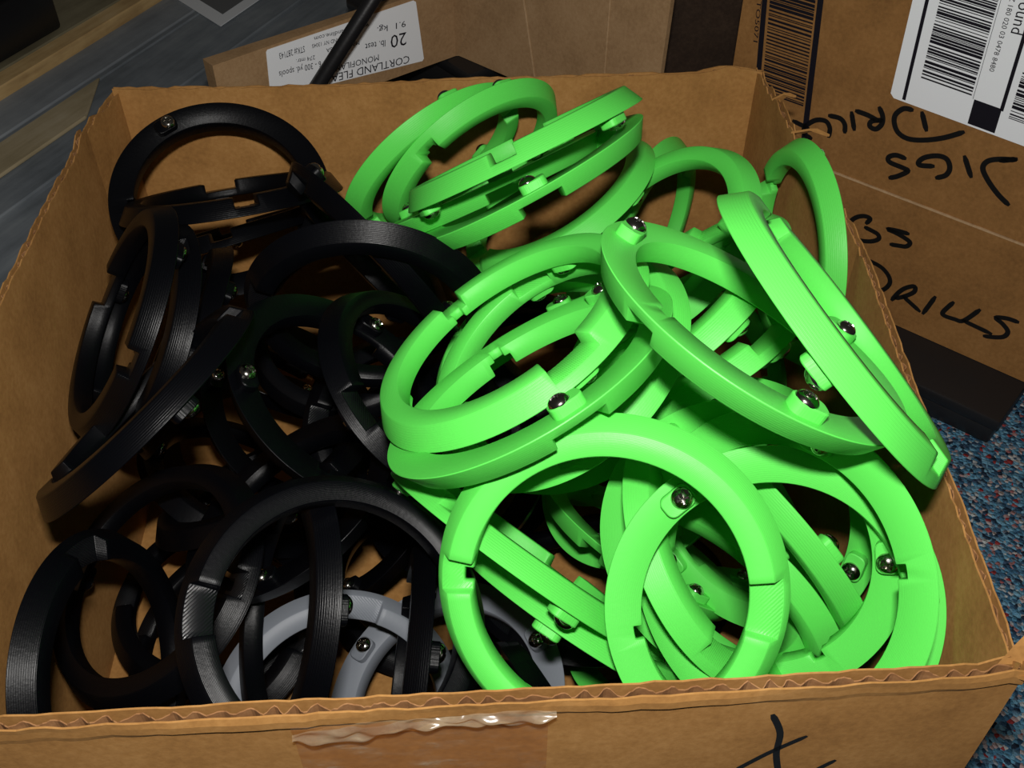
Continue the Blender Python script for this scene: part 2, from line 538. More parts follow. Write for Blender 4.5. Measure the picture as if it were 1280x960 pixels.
def screw_mesh():
    """pan head with a cross recess, head pointing to -z"""
    bm = bmesh.new()
    rs, hs = 0.0037, 0.0024
    rings = []
    nr, na = 13, 40
    for i in range(nr + 1):
        row = []
        for j in range(na):
            a = 2 * math.pi * j / na
            r = rs * math.sin(math.pi / 2 * i / nr) ** 0.9 if i else 0.0
            x, y = r * math.cos(a), r * math.sin(a)
            z = hs * (1 - (r / rs) ** 2.2) ** 0.62 if r < rs else 0.0
            arm = min(abs(x), abs(y)) < 0.00042 and r < 0.0021 or r < 0.0007
            if arm:
                z = min(z, hs - 0.0011 - 0.0003 * (1 - r / 0.0021))
            row.append((x, y, -z))
        rings.append(row)
    vs = []
    for i, row in enumerate(rings):
        vs.append([bm.verts.new(row[0])] if i == 0 else [bm.verts.new(p) for p in row])
    for j in range(na):
        bm.faces.new((vs[0][0], vs[1][(j + 1) % na], vs[1][j]))
    for i in range(1, nr):
        for j in range(na):
            bm.faces.new((vs[i][j], vs[i][(j + 1) % na], vs[i + 1][(j + 1) % na], vs[i + 1][j]))
    base = [bm.verts.new((v.co.x, v.co.y, 0.0003)) for v in vs[-1]]
    for j in range(na):
        bm.faces.new((vs[-1][j], vs[-1][(j + 1) % na], base[(j + 1) % na], base[j]))
    bm.faces.new(base[::-1])
    bmesh.ops.recalc_face_normals(bm, faces=bm.faces)
    me = bm_mesh(bm, 'screw', 0.5)
    me.materials.append(M_STEEL)
    return me

ME_SCREW = screw_mesh()
KIT = {}
for key, m, mh in (('g', M_GREEN, M_GREEN_H), ('k', M_BLACK, M_BLACK_H), ('s', M_GREY, M_GREY_H)):
    KIT[key] = (ring_mesh('ring_band', m, mh), boss_mesh('screw_boss', m))

RING_NAMES = {'g': 'green_ring', 'k': 'black_ring', 's': 'grey_ring'}
GROUPS = {'g': 'green rings in the cardboard box', 'k': 'black rings in the cardboard box', 's': 'grey rings in the cardboard box'}

def build_ring(col, c, ax, nz, label):
    z = Vector(nz).normalized()
    x = Vector(ax); x = (x - z * x.dot(z)).normalized()
    y = z.cross(x)
    root = empty(RING_NAMES[col], c)
    root.matrix_world = Matrix(((x.x, y.x, z.x, c[0]), (x.y, y.y, z.y, c[1]), (x.z, y.z, z.z, c[2]), (0, 0, 0, 1)))
    tag(root, label, 'ring', GROUPS[col])
    band, boss = KIT[col]
    mesh_obj('ring_band', band, None, root)
    for k, a in enumerate(SCREW_ANGLES):
        t = math.radians(a)
        rad = 0.872 * R
        p = Vector((rad * math.cos(t), rad * math.sin(t), 0))
        tg = Vector((-math.sin(t), math.cos(t), 0))
        b = mesh_obj('screw_boss', boss, None, root)
        b.location = p
        b.rotation_euler = (0, 0, t)
        s = mesh_obj('screw', ME_SCREW, None, b)
        s.location = (0.0, 0.0016, -BH)
        s.rotation_euler = (0, 0, (k * 1.3 + c[0] * 40) % 3.1)
    return root

# (colour, centre, slot direction, axis towards the recessed face, label)
RINGS = [
    ('g', (0.0303, 0.1906, 0.2009), (-0.9812, 0.1807, -0.0675), (-0.1858, -0.7912, 0.5826), 'large green ring facing up against the front box wall, hatched recess in its rim'),
    ('g', (0.0852, 0.1935, 0.1820), (-0.9786, -0.0435, -0.2010), (0.1015, 0.7479, -0.6560), 'green ring with a round-head screw showing, leaning inside the big front green ring'),
    ('g', (0.0790, 0.2411, 0.1550), (0.2141, 0.9758, 0.0449), (0.6701, -0.1802, 0.7201), 'green ring with hatched recess, behind the screwed ring inside the front green ring'),
    ('g', (0.0997, 0.2541, 0.1511), (0.6073, -0.7500, -0.2621), (-0.7782, -0.4952, -0.3863), 'green ring on edge with a square notch, seen through the slotted ring'),
    ('g', (0.0870, 0.2474, 0.1192), (0.6952, -0.7010, 0.1589), (-0.6830, -0.7131, -0.1580), 'green ring on edge tucked against the notched edge-on ring, in the front right corner'),
    ('g', (0.0849, 0.2036, 0.1891), (0.7277, -0.3899, 0.5643), (0.6771, 0.5392, -0.5007), 'wide green ring with inner slot, leaning along the right box wall at the front'),
    ('g', (0.0824, 0.2246, 0.1743), (0.5550, -0.6274, -0.5463), (0.4303, 0.7785, -0.4569), 'green ring nested directly under the slotted ring by the front right corner'),
    ('g', (0.0750, 0.2436, 0.2632), (-0.7276, -0.4698, 0.4998), (-0.4659, -0.1962, -0.8628), 'green ring with two bright screws on its flat face, across the green pile'),
    ('g', (0.0966, 0.2404, 0.2602), (0.3707, -0.8990, -0.2332), (0.7401, 0.1342, 0.6589), 'green ring standing on edge on top of the pile, leaning over the right box wall'),
    ('g', (0.1396, 0.4067, 0.1680), (-0.1084, 0.9550, 0.2761), (-0.9932, -0.1159, 0.0107), 'green ring standing upright in the back right corner against the box wall'),
    ('g', (0.0688, 0.3951, 0.1813), (0.4745, -0.8140, 0.3350), (-0.6730, -0.0902, 0.7341), 'green ring with plain arched band, beside the upright ring in the back right corner'),
    ('g', (0.0718, 0.4767, 0.1309), (-0.4686, -0.6785, -0.5657), (0.8382, -0.5438, -0.0420), 'green ring half hidden below the arched ring near the back right corner'),
    ('g', (-0.0420, 0.4765, 0.1782), (0.7958, 0.3671, 0.4816), (0.5832, -0.6790, -0.4460), 'rearmost green ring standing against the back box wall, stacked behind the stepped-notch ring'),
    ('g', (-0.0218, 0.4765, 0.1792), (-0.4370, -0.6797, 0.5891), (0.5717, -0.7155, -0.4015), 'green ring with a stepped notch, standing second from the back box wall'),
    ('g', (0.0051, 0.3869, 0.2343), (-0.1294, -0.8912, 0.4348), (-0.4310, 0.4454, 0.7847), 'top edge-on green ring of the flat stack near the back box wall'),
    ('g', (-0.0096, 0.4178, 0.2035), (-0.1019, 0.8320, -0.5453), (0.4136, -0.4631, -0.7839), 'middle edge-on green ring of the flat stack near the back wall'),
    ('g', (0.0070, 0.3864, 0.2246), (-0.0403, 0.8895, -0.4552), (0.4788, -0.3827, -0.7901), 'lowest edge-on green ring of the flat stack near the back wall, screw tab on top'),
    ('g', (0.0234, 0.4443, 0.1702), (0.7822, 0.4729, 0.4056), (-0.5138, 0.1215, 0.8493), 'green ring curving out under the flat stack of edge-on rings'),
    ('g', (-0.0005, 0.2755, 0.2279), (-0.4405, 0.7848, -0.4359), (-0.5213, 0.1717, 0.8359), 'large green ring with rectangular gaps in its rim, next to the black arch ring'),
    ('g', (0.0134, 0.3071, 0.1981), (-0.6746, 0.4233, -0.6048), (0.4537, -0.4085, -0.7920), 'green ring with a screw tab seen through the hole of the gapped green ring'),
    ('g', (0.0192, 0.3225, 0.1665), (0.7531, -0.6574, 0.0275), (-0.2684, -0.2688, 0.9250), 'thin-looking green ring slanting inside the hole of the gapped green ring'),
    ('g', (0.0045, 0.2551, 0.2306), (-0.2553, 0.8295, -0.4968), (0.4997, -0.3267, -0.8023), 'green ring with a dark screw on its tab, directly under the gapped green ring'),
    ('g', (0.0166, 0.2844, 0.2082), (0.1285, -0.9917, 0.0063), (-0.5446, -0.0652, 0.8362), 'green ring under the ring with the dark screw, its far end below the two-screw ring'),
    ('g', (0.0624, 0.3042, 0.0777), (-0.5026, -0.5318, 0.6816), (-0.5185, -0.4455, -0.7299), 'deep green ring with screw tab, seen through the hole of the big front ring'),
    ('g', (-0.0008, 0.2359, 0.1547), (-0.4178, -0.3460, 0.8401), (0.5809, 0.6092, 0.5398), 'green ring on edge slanting across the hole of the big front ring'),
    ('g', (0.0226, 0.2339, 0.1177), (-0.8018, 0.1745, 0.5715), (0.5451, 0.6054, 0.5799), 'green ring just below the slanting edge-on ring inside the front ring'),
    ('g', (0.0660, 0.3221, 0.2030), (-0.4744, -0.8689, -0.1410), (-0.6679, 0.2510, 0.7007), 'green ring on edge with screw tab, under the two-screw ring'),
    ('g', (0.0748, 0.3187, 0.1902), (-0.4385, 0.7045, -0.5580), (-0.5465, 0.2839, 0.7879), 'green ring on edge lying below the tabbed one under the two-screw ring'),
    ('k', (-0.1468, 0.4455, 0.1753), (-0.9722, -0.2269, 0.0574), (-0.1596, 0.4633, -0.8717), 'black ring leaning upright against the back wall in the back left corner'),
    ('k', (-0.1387, 0.4356, 0.1769), (0.3769, -0.8132, 0.4436), (-0.1302, 0.4276, 0.8945), 'flat black ring with recessed rim, in front of the back left corner ring'),
    ('k', (-0.1682, 0.3473, 0.1744), (0.4170, -0.8616, 0.2896), (-0.7966, -0.1930, 0.5729), 'outermost black ring of the row standing against the left box wall'),
    ('k', (-0.1649, 0.3545, 0.1595), (0.5459, 0.2064, 0.8120), (-0.7635, -0.2766, 0.5836), 'middle black ring of the row standing against the left box wall'),
    ('k', (-0.1560, 0.3717, 0.1358), (0.2741, 0.8200, 0.5024), (-0.8438, -0.0456, 0.5347), 'innermost black ring of the row standing against the left box wall'),
    ('k', (-0.1389, 0.2814, 0.1862), (0.7429, 0.3923, 0.5423), (-0.6510, 0.2349, 0.7219), 'black ring on edge slanting across the foot of the row by the left wall'),
    ('k', (-0.0688, 0.3118, 0.1657), (-0.0772, -0.9939, 0.0792), (-0.5975, -0.0175, -0.8017), 'black ring with bright screw heads, lying in the middle of the black pile'),
    ('k', (-0.0419, 0.3317, 0.1472), (0.4675, 0.7449, -0.4760), (0.6920, 0.0267, 0.7214), 'upright black ring between the black arch ring and the gapped green ring'),
    ('k', (-0.0626, 0.3555, 0.1771), (0.9722, 0.0430, -0.2300), (0.0000, -0.9829, -0.1839), 'black ring arching over the middle of the box beside the green rings'),
    ('k', (-0.1559, 0.2090, 0.1182), (0.1522, -0.5459, -0.8239), (0.9763, -0.0469, 0.2115), 'black ring standing in the front left corner of the box'),
    ('k', (-0.0620, 0.3874, 0.1833), (0.5091, 0.0187, -0.8605), (-0.7008, -0.5714, -0.4270), 'narrow edge-on black ring beside the rearmost green ring'),
    ('k', (-0.1522, 0.4611, 0.1360), (0.1875, -0.8267, 0.5305), (-0.2676, 0.4766, 0.8374), 'flat black ring below the recessed ring in the back left corner'),
    ('g', (0.0980, 0.2744, 0.1379), (0.5313, -0.0597, 0.8451), (0.6524, 0.6651, -0.3632), 'deep green ring with a screw, seen through the slotted ring near the right wall'),
    ('k', (-0.0611, 0.2052, 0.1576), (0.9346, 0.1380, -0.3278), (0.3554, -0.3317, 0.8739), 'large black ring with hatched recess facing up against the front box wall'),
    ('k', (-0.0847, 0.2309, 0.1266), (0.2159, -0.9721, -0.0919), (-0.8775, -0.2345, 0.4183), 'black ring standing on edge inside the hole of the big front black ring'),
    ('k', (-0.0374, 0.2198, 0.0981), (0.0268, -0.9907, 0.1334), (-0.9851, -0.0034, 0.1721), 'black ring on edge beside the grey rings, next to the big front green ring'),
    ('k', (0.0223, 0.2050, 0.0593), (-0.5225, 0.6237, 0.5814), (0.8442, 0.4743, 0.2498), 'black ring on edge seen low through the hole of the big front green ring'),
    ('s', (-0.0748, 0.2259, 0.0535), (-0.1542, -0.7793, -0.6074), (0.2507, -0.6255, 0.7388), 'grey ring lying at the bottom behind the front black ring, without screw in view'),
    ('s', (-0.0299, 0.2317, 0.0595), (-0.8537, -0.3891, -0.3462), (0.3102, 0.1541, -0.9381), 'grey ring with a round screw, crossing over the other grey ring'),
    ('k', (-0.1460, 0.3030, 0.0302), (0.9977, -0.0387, 0.0558), (-0.0568, -0.0248, 0.9981), 'buried black ring on the box bottom below the row by the left wall'),
    ('k', (-0.1509, 0.4198, 0.0233), (0.9801, 0.0404, -0.1945), (-0.1964, 0.0503, -0.9792), 'buried black ring on the box bottom below the back left corner ring'),
    ('k', (-0.0454, 0.3230, 0.0136), (0.9672, 0.2202, -0.1270), (0.1444, -0.0646, 0.9874), 'buried black ring on the box bottom beneath the gapped green ring'),
    ('k', (-0.0443, 0.4314, 0.0221), (0.9562, -0.2879, 0.0525), (0.0988, 0.1489, -0.9839), 'buried black ring on the box bottom behind the black arch ring'),
    ('k', (0.0654, 0.2100, 0.0223), (0.9844, -0.0449, -0.1702), (0.1694, -0.0203, 0.9853), 'buried black ring on the box bottom under the green rings'),
    ('k', (0.0601, 0.3197, 0.0219), (0.9977, -0.0163, -0.0661), (0.0680, 0.2730, 0.9596), 'buried black ring on the box bottom under the green rings'),
    ('k', (0.0735, 0.4299, 0.0247), (0.9736, -0.0706, -0.2172), (-0.2220, -0.0692, -0.9726), 'buried black ring on the box bottom under the green rings'),
    ('k', (-0.0877, 0.3561, 0.0527), (0.0674, 0.6863, -0.7242), (0.0763, -0.7273, -0.6821), 'buried black ring midway down beneath the black ring with bright screw heads'),
    ('k', (-0.1400, 0.4499, 0.0501), (0.3170, 0.6919, -0.6487), (-0.4462, -0.4947, -0.7458), 'buried black ring midway down below the back left corner ring'),
    ('k', (-0.0239, 0.3787, 0.0535), (0.9727, -0.1964, 0.1234), (-0.2095, -0.5149, 0.8313), 'buried black ring midway down beneath the gapped green ring'),
    ('k', (0.0000, 0.4500, 0.0500), (0.9084, -0.3053, 0.2857), (-0.2947, 0.0171, 0.9554), 'buried black ring midway down behind the black arch ring'),
    ('g', (0.0794, 0.2706, 0.0489), (0.9202, -0.2057, 0.3330), (0.2493, -0.3478, -0.9038), 'buried green ring under the slotted green ring at the front right'),
    ('g', (0.0717, 0.3791, 0.0488), (0.7948, -0.3402, 0.5026), (0.2386, -0.5862, -0.7742), 'buried green ring beneath the two-screw green ring'),
    ('k', (-0.1414, 0.2854, 0.0255), (0.8988, -0.3117, 0.3082), (-0.3565, -0.1105, 0.9277), 'buried black ring on the box bottom below the row by the left wall'),
    ('k', (-0.1217, 0.3307, 0.0819), (0.7621, -0.3760, 0.5271), (-0.3615, 0.4282, 0.8282), 'buried black ring midway down beneath the black ring with bright screw heads'),
    ('k', (-0.0686, 0.3448, 0.0509), (0.5008, -0.6356, 0.5875), (0.7089, -0.0884, -0.6998), 'buried black ring midway down beneath the gapped green ring'),
    ('k', (-0.0879, 0.4204, 0.1111), (0.8717, -0.4441, -0.2073), (-0.0192, -0.4537, 0.8909), 'buried black ring midway down below the back left corner ring'),
    ('k', (-0.0298, 0.3458, 0.0800), (0.8550, -0.2728, 0.4410), (0.5009, 0.2145, -0.8385), 'buried black ring midway down beneath the gapped green ring'),
    ('k', (0.0247, 0.4029, 0.0999), (0.8168, 0.3320, -0.4718), (0.4698, 0.0919, 0.8780), 'buried black ring midway down behind the black arch ring'),
    ('g', (0.0608, 0.3377, 0.0934), (0.7648, -0.4823, 0.4273), (0.5472, 0.1361, -0.8259), 'buried green ring beneath the two-screw green ring'),
    ('g', (0.0900, 0.3999, 0.0866), (0.9472, -0.1096, 0.3013), (-0.3073, -0.5787, 0.7555), 'buried green ring beneath the two-screw green ring'),
    ('k', (-0.1491, 0.2587, 0.1072), (0.8713, -0.3242, 0.3685), (-0.4449, -0.2045, 0.8719), 'buried black ring midway down below the row by the left wall'),
    ('k', (-0.1150, 0.3894, 0.0768), (0.7487, 0.1685, -0.6411), (-0.6622, 0.1476, -0.7346), 'buried black ring midway down below the back left corner ring'),
    ('k', (-0.0531, 0.3695, 0.0800), (0.9437, 0.1449, -0.2974), (0.3308, -0.3991, 0.8552), 'buried black ring midway down beneath the gapped green ring'),
    ('k', (-0.0992, 0.2972, 0.1144), (0.7657, -0.4334, 0.4753), (0.4726, -0.1222, -0.8728), 'buried black ring midway down beneath the black ring with bright screw heads'),
    ('k', (-0.1418, 0.3554, 0.0549), (0.7840, 0.2632, -0.5622), (0.4798, 0.3178, 0.8178), 'buried black ring midway down below the row by the left wall'),
    ('k', (0.0365, 0.2926, 0.0497), (0.8408, 0.5121, -0.1756), (-0.0144, 0.3454, 0.9383), 'buried black ring midway down under the green rings'),
    ('k', (0.0187, 0.2179, 0.0549), (0.8789, -0.2408, 0.4118), (0.3721, -0.1940, -0.9077), 'buried black ring midway down beside the grey rings'),
]
for args in RINGS:
    build_ring(*args)

# ------------------------------------------------------------------ the marked carton and its black base
JA, JD = Vector((0.2577, 0.5225, 0.022)), Vector((0.768, -0.641, 0.0)).normalized()
JN = Vector((JD.y, -JD.x, 0))                     # towards the viewer
def face_prism(bm, poly, origin, e0, en, t0, t1):
    add_prism(bm, poly, e0, UP, en, Vector((origin.x, origin.y, 0)), t0, t1)

def rect(a0, a1, b0, b1):
    return [(a0, b0), (a1, b0), (a1, b1), (a0, b1)]

def text_part(name, body, origin, e0, en, start, end, cap, flip, parent, base, mat):
    """printed text: start/end are (s,z) on the face; reading direction start->end; cap = letter height"""
    cu = bpy.data.curves.new(name, 'FONT')
    cu.body = body
    cu.resolution_u = 2
    tmp = bpy.data.objects.new(name, cu)
    COL.objects.link(tmp)
    dg = bpy.context.evaluated_depsgraph_get()
    me = bpy.data.meshes.new_from_object(tmp.evaluated_get(dg))
    bpy.data.objects.remove(tmp, do_unlink=True)
    xs = [v.co.x for v in me.vertices]
    x0, x1 = min(xs), max(xs)
    S = Vector((start[0], start[1])); E = Vector((end[0], end[1]))
    u = (E - S); Ln = u.length; u.normalize()
    w = Vector((-u.y, u.x))
    o3 = Vector((origin.x, origin.y, 0)) + en * 0.0004 - base
    kx, ky = Ln / (x1 - x0), cap / 0.69
    for v in me.vertices:
        q = S + u * ((v.co.x - x0) * kx) + w * (v.co.y * ky)
        v.co = o3 + e0 * q.x + UP * q.y
    me.materials.clear()
    me.materials.append(mat)
    return mesh_obj(name, me, None, parent)

JIGS = tag(empty('marked_carton', (JA.x, JA.y, 0.022)), 'brown carton hand-marked JIGS DRILLS in black marker, with shipping label', 'box')
JB = Vector(JIGS.location)
def jm(name, polys, t0, t1, mat, parent):
    bm = bmesh.new()
    for p in polys:
        add_prism(bm, p, JD, UP, JN, Vector((JA.x, JA.y, 0)) - JB, t0, t1)
    bmesh.ops.recalc_face_normals(bm, faces=bm.faces)
    return mesh_obj(name, bm_mesh(bm, name), mat, parent)
body = jm('carton_body', [rect(-0.152, 0.20, 0.022, 0.300)], -0.26, -0.004, M_CARD2, JIGS)
upper = jm('upper_flap', [rect(-0.152, 0.20, 0.1132, 0.300)], -0.0039, 0.0, M_CARD2, JIGS)
lower = jm('lower_flap', [rect(-0.152, 0.20, 0.0222, 0.1122)], -0.0039, 0.0006, M_CARD2, JIGS)
_seam = []
_rnd = random.Random(3)
_n = 70
_seam_top = [(-0.152 + 0.352 * i / _n, 0.1129 + _rnd.uniform(-0.0003, 0.0005)) for i in range(_n + 1)]
jm('cut_edge', [[(-0.152, 0.1120), (0.20, 0.1120)] + _seam_top[::-1]], -0.003, 0.0009, M_CARD_EDGE, lower)
def strokes(name, lines, width, lift, parent):
    bm = bmesh.new()
    for pts in lines:
        ribbon(bm, pts, width, Vector((JA.x, JA.y, 0)) - JB, JD, UP, JN, lift)
    return mesh_obj(name, bm_mesh(bm, name), M_INK, parent)
strokes('marker_writing', [[(0.0289, 0.1606), (0.0212, 0.158), (0.0155, 0.1545), (0.0142, 0.1494), (0.0191, 0.1434), (0.0269, 0.1373), (0.034, 0.1335)], [(0.0292, 0.1612), (0.022, 0.1574)], [(0.0028, 0.1521), (0.0095, 0.1421)], [(-0.0085, 0.1337), (-0.0041, 0.1373), (-0.0032, 0.1424), (-0.0064, 0.1471), (-0.0119, 0.1472), (-0.0183, 0.1438), (-0.0213, 0.1399), (-0.0203, 0.1376), (-0.0128, 0.1399)], [(-0.0351, 0.1228), (-0.0309, 0.1257), (-0.026, 0.1311), (-0.0288, 0.1321), (-0.0379, 0.1326), (-0.0394, 0.1355), (-0.0356, 0.1384), (-0.03, 0.1385)], [(-0.0341, 0.169), (-0.0388, 0.1681), (-0.0424, 0.1632), (-0.042, 0.1581), (-0.0383, 0.1529), (-0.0316, 0.1511), (-0.0224, 0.1536), (-0.0119, 0.1591), (-0.0027, 0.1661)], [(-0.0278, 0.1691), (-0.0228, 0.1602)], [(-0.0526, 0.1635), (-0.0496, 0.1593), (-0.0489, 0.1543), (-0.0516, 0.15), (-0.0556, 0.1505), (-0.0552, 0.154), (-0.0495, 0.1567)], [(-0.0518, 0.1556), (-0.0585, 0.1568), (-0.0657, 0.1569)], [(-0.0684, 0.1546), (-0.0645, 0.1452)], [(-0.0698, 0.1414), (-0.071, 0.1462), (-0.0749, 0.1488), (-0.0815, 0.1481)], [(-0.0791, 0.1349), (-0.0796, 0.1403), (-0.0832, 0.1438), (-0.0897, 0.1421), (-0.0952, 0.1359), (-0.0955, 0.1309), (-0.0903, 0.1293)], [(-0.0936, 0.1351), (-0.1037, 0.1363)]], 0.0032, 0.0003, upper)
strokes('marker_writing', [[(-0.0412, 0.0871), (-0.0397, 0.0912), (-0.0447, 0.0909), (-0.0499, 0.0866), (-0.0526, 0.0796), (-0.0506, 0.0746), (-0.0443, 0.0728), (-0.0356, 0.0754), (-0.031, 0.0795), (-0.0323, 0.0824), (-0.0366, 0.0833), (-0.041, 0.0837)], [(-0.0145, 0.0911), (-0.0212, 0.0903), (-0.0273, 0.0887), (-0.0217, 0.0884), (-0.0154, 0.0873), (-0.0115, 0.0857), (-0.013, 0.0821), (-0.0175, 0.0805), (-0.0224, 0.0792)], [(-0.0403, 0.0479), (-0.0512, 0.0526), (-0.0371, 0.0606), (-0.0309, 0.0612), (-0.0233, 0.06), (-0.0174, 0.0556), (-0.016, 0.0502), (-0.0199, 0.0432), (-0.0286, 0.04)], [(-0.0112, 0.0401), (-0.0085, 0.0478), (-0.0049, 0.0533), (-0.0003, 0.0566), (0.0004, 0.0524), (-0.0049, 0.0459), (-0.0092, 0.0424)], [(-0.0049, 0.0459), (0.0074, 0.0405)], [(0.0137, 0.055), (0.0102, 0.0401)], [(0.0251, 0.0566), (0.0215, 0.0474), (0.0227, 0.0449), (0.0295, 0.0455), (0.0348, 0.0471), (0.0412, 0.0591)], [(0.0348, 0.0471), (0.0524, 0.0463)], [(0.064, 0.062), (0.0578, 0.0614), (0.0517, 0.0587), (0.0566, 0.0565), (0.0611, 0.0529), (0.0603, 0.0482), (0.0557, 0.045), (0.0498, 0.0427)]], 0.0031, 0.0009, lower)

# shipping label (turned on its side) and the printed barcode of the carton
LAB = [(-0.0462, 0.1722), (0.10, 0.1678), (0.10, 0.295), (-0.0530, 0.295), (-0.0487, 0.1745)]
lab = jm('shipping_label', [LAB], -0.0001, 0.0002, M_PAPER, JIGS)
lab['label'] = 'white shipping label with barcodes'
def lq(s0, s1, z0, z1):
    k = -0.047
    def sh(s, z):
        return (s - (z - 0.173) * 0.046, z - (s + 0.048) * 0.03)
    return [sh(s0, z0), sh(s1, z0), sh(s1, z1), sh(s0, z1)]
bars = [lq(-0.0412, -0.0392, 0.1735, 0.29), lq(0.0128, 0.0148, 0.187, 0.29), lq(-0.0018, 0.0138, 0.1735, 0.188), lq(-0.0027, -0.0025, 0.188, 0.29)]
jm('label_rules', bars, 0.0002, 0.0004, M_PRINT, lab)
_rnd = random.Random(11)
bars, z = [], 0.1895
while z < 0.288:
    w = _rnd.choice((0.0004, 0.0004, 0.0008, 0.0008, 0.0012, 0.0016))
    bars.append(lq(-0.0335, -0.0038, z, z + w))
    z += w + _rnd.choice((0.0004, 0.0004, 0.0008, 0.0008, 0.0013))
jm('barcode', bars, 0.0002, 0.0004, M_PRINT, lab)
bars, z = [], 0.1845
while z < 0.212:
    w = _rnd.choice((0.0004, 0.0004, 0.0008, 0.0012, 0.0018))
    bars.append(lq(0.0185, 0.05, z, z + w))
    z += w + _rnd.choice((0.0004, 0.0006, 0.0008, 0.0013))
jm('barcode', bars, 0.0002, 0.0004, M_PRINT, lab)
text_part('label_number', 'Z 180 020 03 0478 8480', JA, JD, JN, (-0.0018, 0.2450), (0.0000, 0.2044), 0.0027, False, lab, JB, M_PRINT)
text_part('label_text', 'Ground', JA, JD, JN, (0.0027, 0.2530), (0.0042, 0.2272), 0.0062, False, lab, JB, M_PRINT)
_rnd = random.Random(23)
def bq(s0, s1, z0, z1):
    def sh(s, z):
        return (s - (z - 0.16) * 0.095, z - (s + 0.137) * 0.19 * 0 )
    return [sh(s0, z0), sh(s1, z0), sh(s1, z1), sh(s0, z1)]
bars = [bq(-0.1352, -0.1318, 0.118, 0.295), bq(-0.0995, -0.0958, 0.126, 0.295)]
z = 0.1480
while z < 0.288:
    w = _rnd.choice((0.0005, 0.0005, 0.0009, 0.0013, 0.0018))
    bars.append(bq(-0.1300, -0.1008, z, z + w))
    z += w + _rnd.choice((0.0005, 0.0009, 0.0013))
jm('printed_barcode', bars, 0.0001, 0.0003, M_PRINT, upper)
text_part('printed_number', 'CTO5071', JA, JD, JN, (-0.1430, 0.2090), (-0.1405, 0.1780), 0.0030, False, upper, JB, M_PRINT)

# black slab the carton stands on
SLAB = empty('black_case', (0.32, 0.53, 0))
SLAB.rotation_euler = (0, 0, math.atan2(JD.y, JD.x))
tag(SLAB, 'flat black plastic case lying on the carpet under the JIGS DRILLS carton', 'case')
_o = SLAB
_inv = Matrix.Rotation(-SLAB.rotation_euler.z, 4, 'Z')
_c = _inv @ (Vector((0.293, 0.437, 0)) - SLAB.location)
mesh_obj('case_bottom', box_mesh('case_bottom', _c.x - 0.30, _c.x + 0.0, _c.y, _c.y + 0.34, 0.0, 0.013, 0.002), M_BLK, SLAB)
mesh_obj('case_lid', box_mesh('case_lid', _c.x - 0.302, _c.x + 0.002, _c.y - 0.002, _c.y + 0.342, 0.0135, 0.0218, 0.002), M_BLK, SLAB)

# ------------------------------------------------------------------ carton with the line label, behind the box
CB, CD = Vector((-0.0418, 0.7521, 0.1)), Vector((0.78014, 0.62559, 0)).normalized()
CN = Vector((CD.y, -CD.x, 0))
C2 = Vector((0.7443, -0.6678, 0)).normalized()
C2N = Vector((C2.y, -C2.x, 0))
if C2N.y > 0:
    C2N = -C2N
CART = tag(empty('fishing_line_carton', (CB.x, CB.y, 0.1)), 'pale brown carton with upside-down white CORTLAND line label, behind the ring box', 'box')
def cm(name, polys, e0, en, t0, t1, mat, parent):
    bm = bmesh.new()
    for p in polys:
        add_prism(bm, p, e0, UP, en, Vector((0, 0, -0.1)), t0, t1)
    bmesh.ops.recalc_face_normals(bm, faces=bm.faces)
    return mesh_obj(name, bm_mesh(bm, name), mat, parent)
cface = cm('label_side', [[(-0.1955, 0.1), (-0.002, 0.1), (-0.002, 0.1575), (-0.1955, 0.1530)]], CD, CN, -0.004, 0.0, M_CARD3, CART)
cm('side_panel', [[(0.0015, 0.1), (0.0285, 0.151), (0.046, 0.186), (0.058, 0.30), (0.192, 0.30), (0.184, 0.1)]], C2, C2N, -0.004, 0.0, M_CARD3, CART)
# slanted corner facet between the two
_bm = bmesh.new()
def _pt(s, z, e, t=0.0, nn=None):
    v = e * s + Vector((0, 0, z - 0.1))
    return v + (nn * t if nn is not None else Vector())
_f = [_pt(-0.002, 0.1, CD), _pt(0.0015, 0.1, C2), _pt(0.0285, 0.151, C2), _pt(0.046, 0.186, C2), _pt(-0.002, 0.1575, CD)]
_k = [p - (CN + C2N).normalized() * 0.006 for p in _f]
_a = [_bm.verts.new(p) for p in _f]; _b2 = [_bm.verts.new(p) for p in _k]
for i in range(1, 4):
    _bm.faces.new((_a[0], _a[i], _a[i + 1])); _bm.faces.new((_b2[0], _b2[i + 1], _b2[i]))
for i in range(5):
    _bm.faces.new((_a[i], _b2[i], _b2[(i + 1) % 5], _a[(i + 1) % 5]))
bmesh.ops.recalc_face_normals(_bm, faces=_bm.faces)
mesh_obj('corner_fold', bm_mesh(_bm, 'corner_fold'), M_CARD3, CART)
# the other walls and the top
_bm = bmesh.new()
_t0 = -CD * 0.1955; _back = (-CN) * 0.014
_top = [_t0, -CD * 0.002, -CD * 0.002 + _back, _t0 + _back]
_lo = [_bm.verts.new(p + Vector((0, 0, 0.0))) for p in [q - CN * 0.0041 for q in _top[:2]] + _top[2:]]
_hi = [_bm.verts.new(v.co + Vector((0, 0, 0.0525))) for v in _lo]
_bm.faces.new(_lo[::-1]); _bm.faces.new(_hi)
for i in range(4):
    _bm.faces.new((_lo[i], _lo[(i + 1) % 4], _hi[(i + 1) % 4], _hi[i]))
bmesh.ops.recalc_face_normals(_bm, faces=_bm.faces)
mesh_obj('carton_body', bm_mesh(_bm, 'carton_body'), M_CARD3, CART)
_crease = cm('crease', [[(0.0665, 0.163), (0.0678, 0.163), (0.0800, 0.104), (0.0787, 0.104)], [(0.1425, 0.30), (0.1433, 0.30), (0.1412, 0.11), (0.1404, 0.11)]], C2, C2N, 0.0, 0.0003, M_CARD_EDGE, CART)
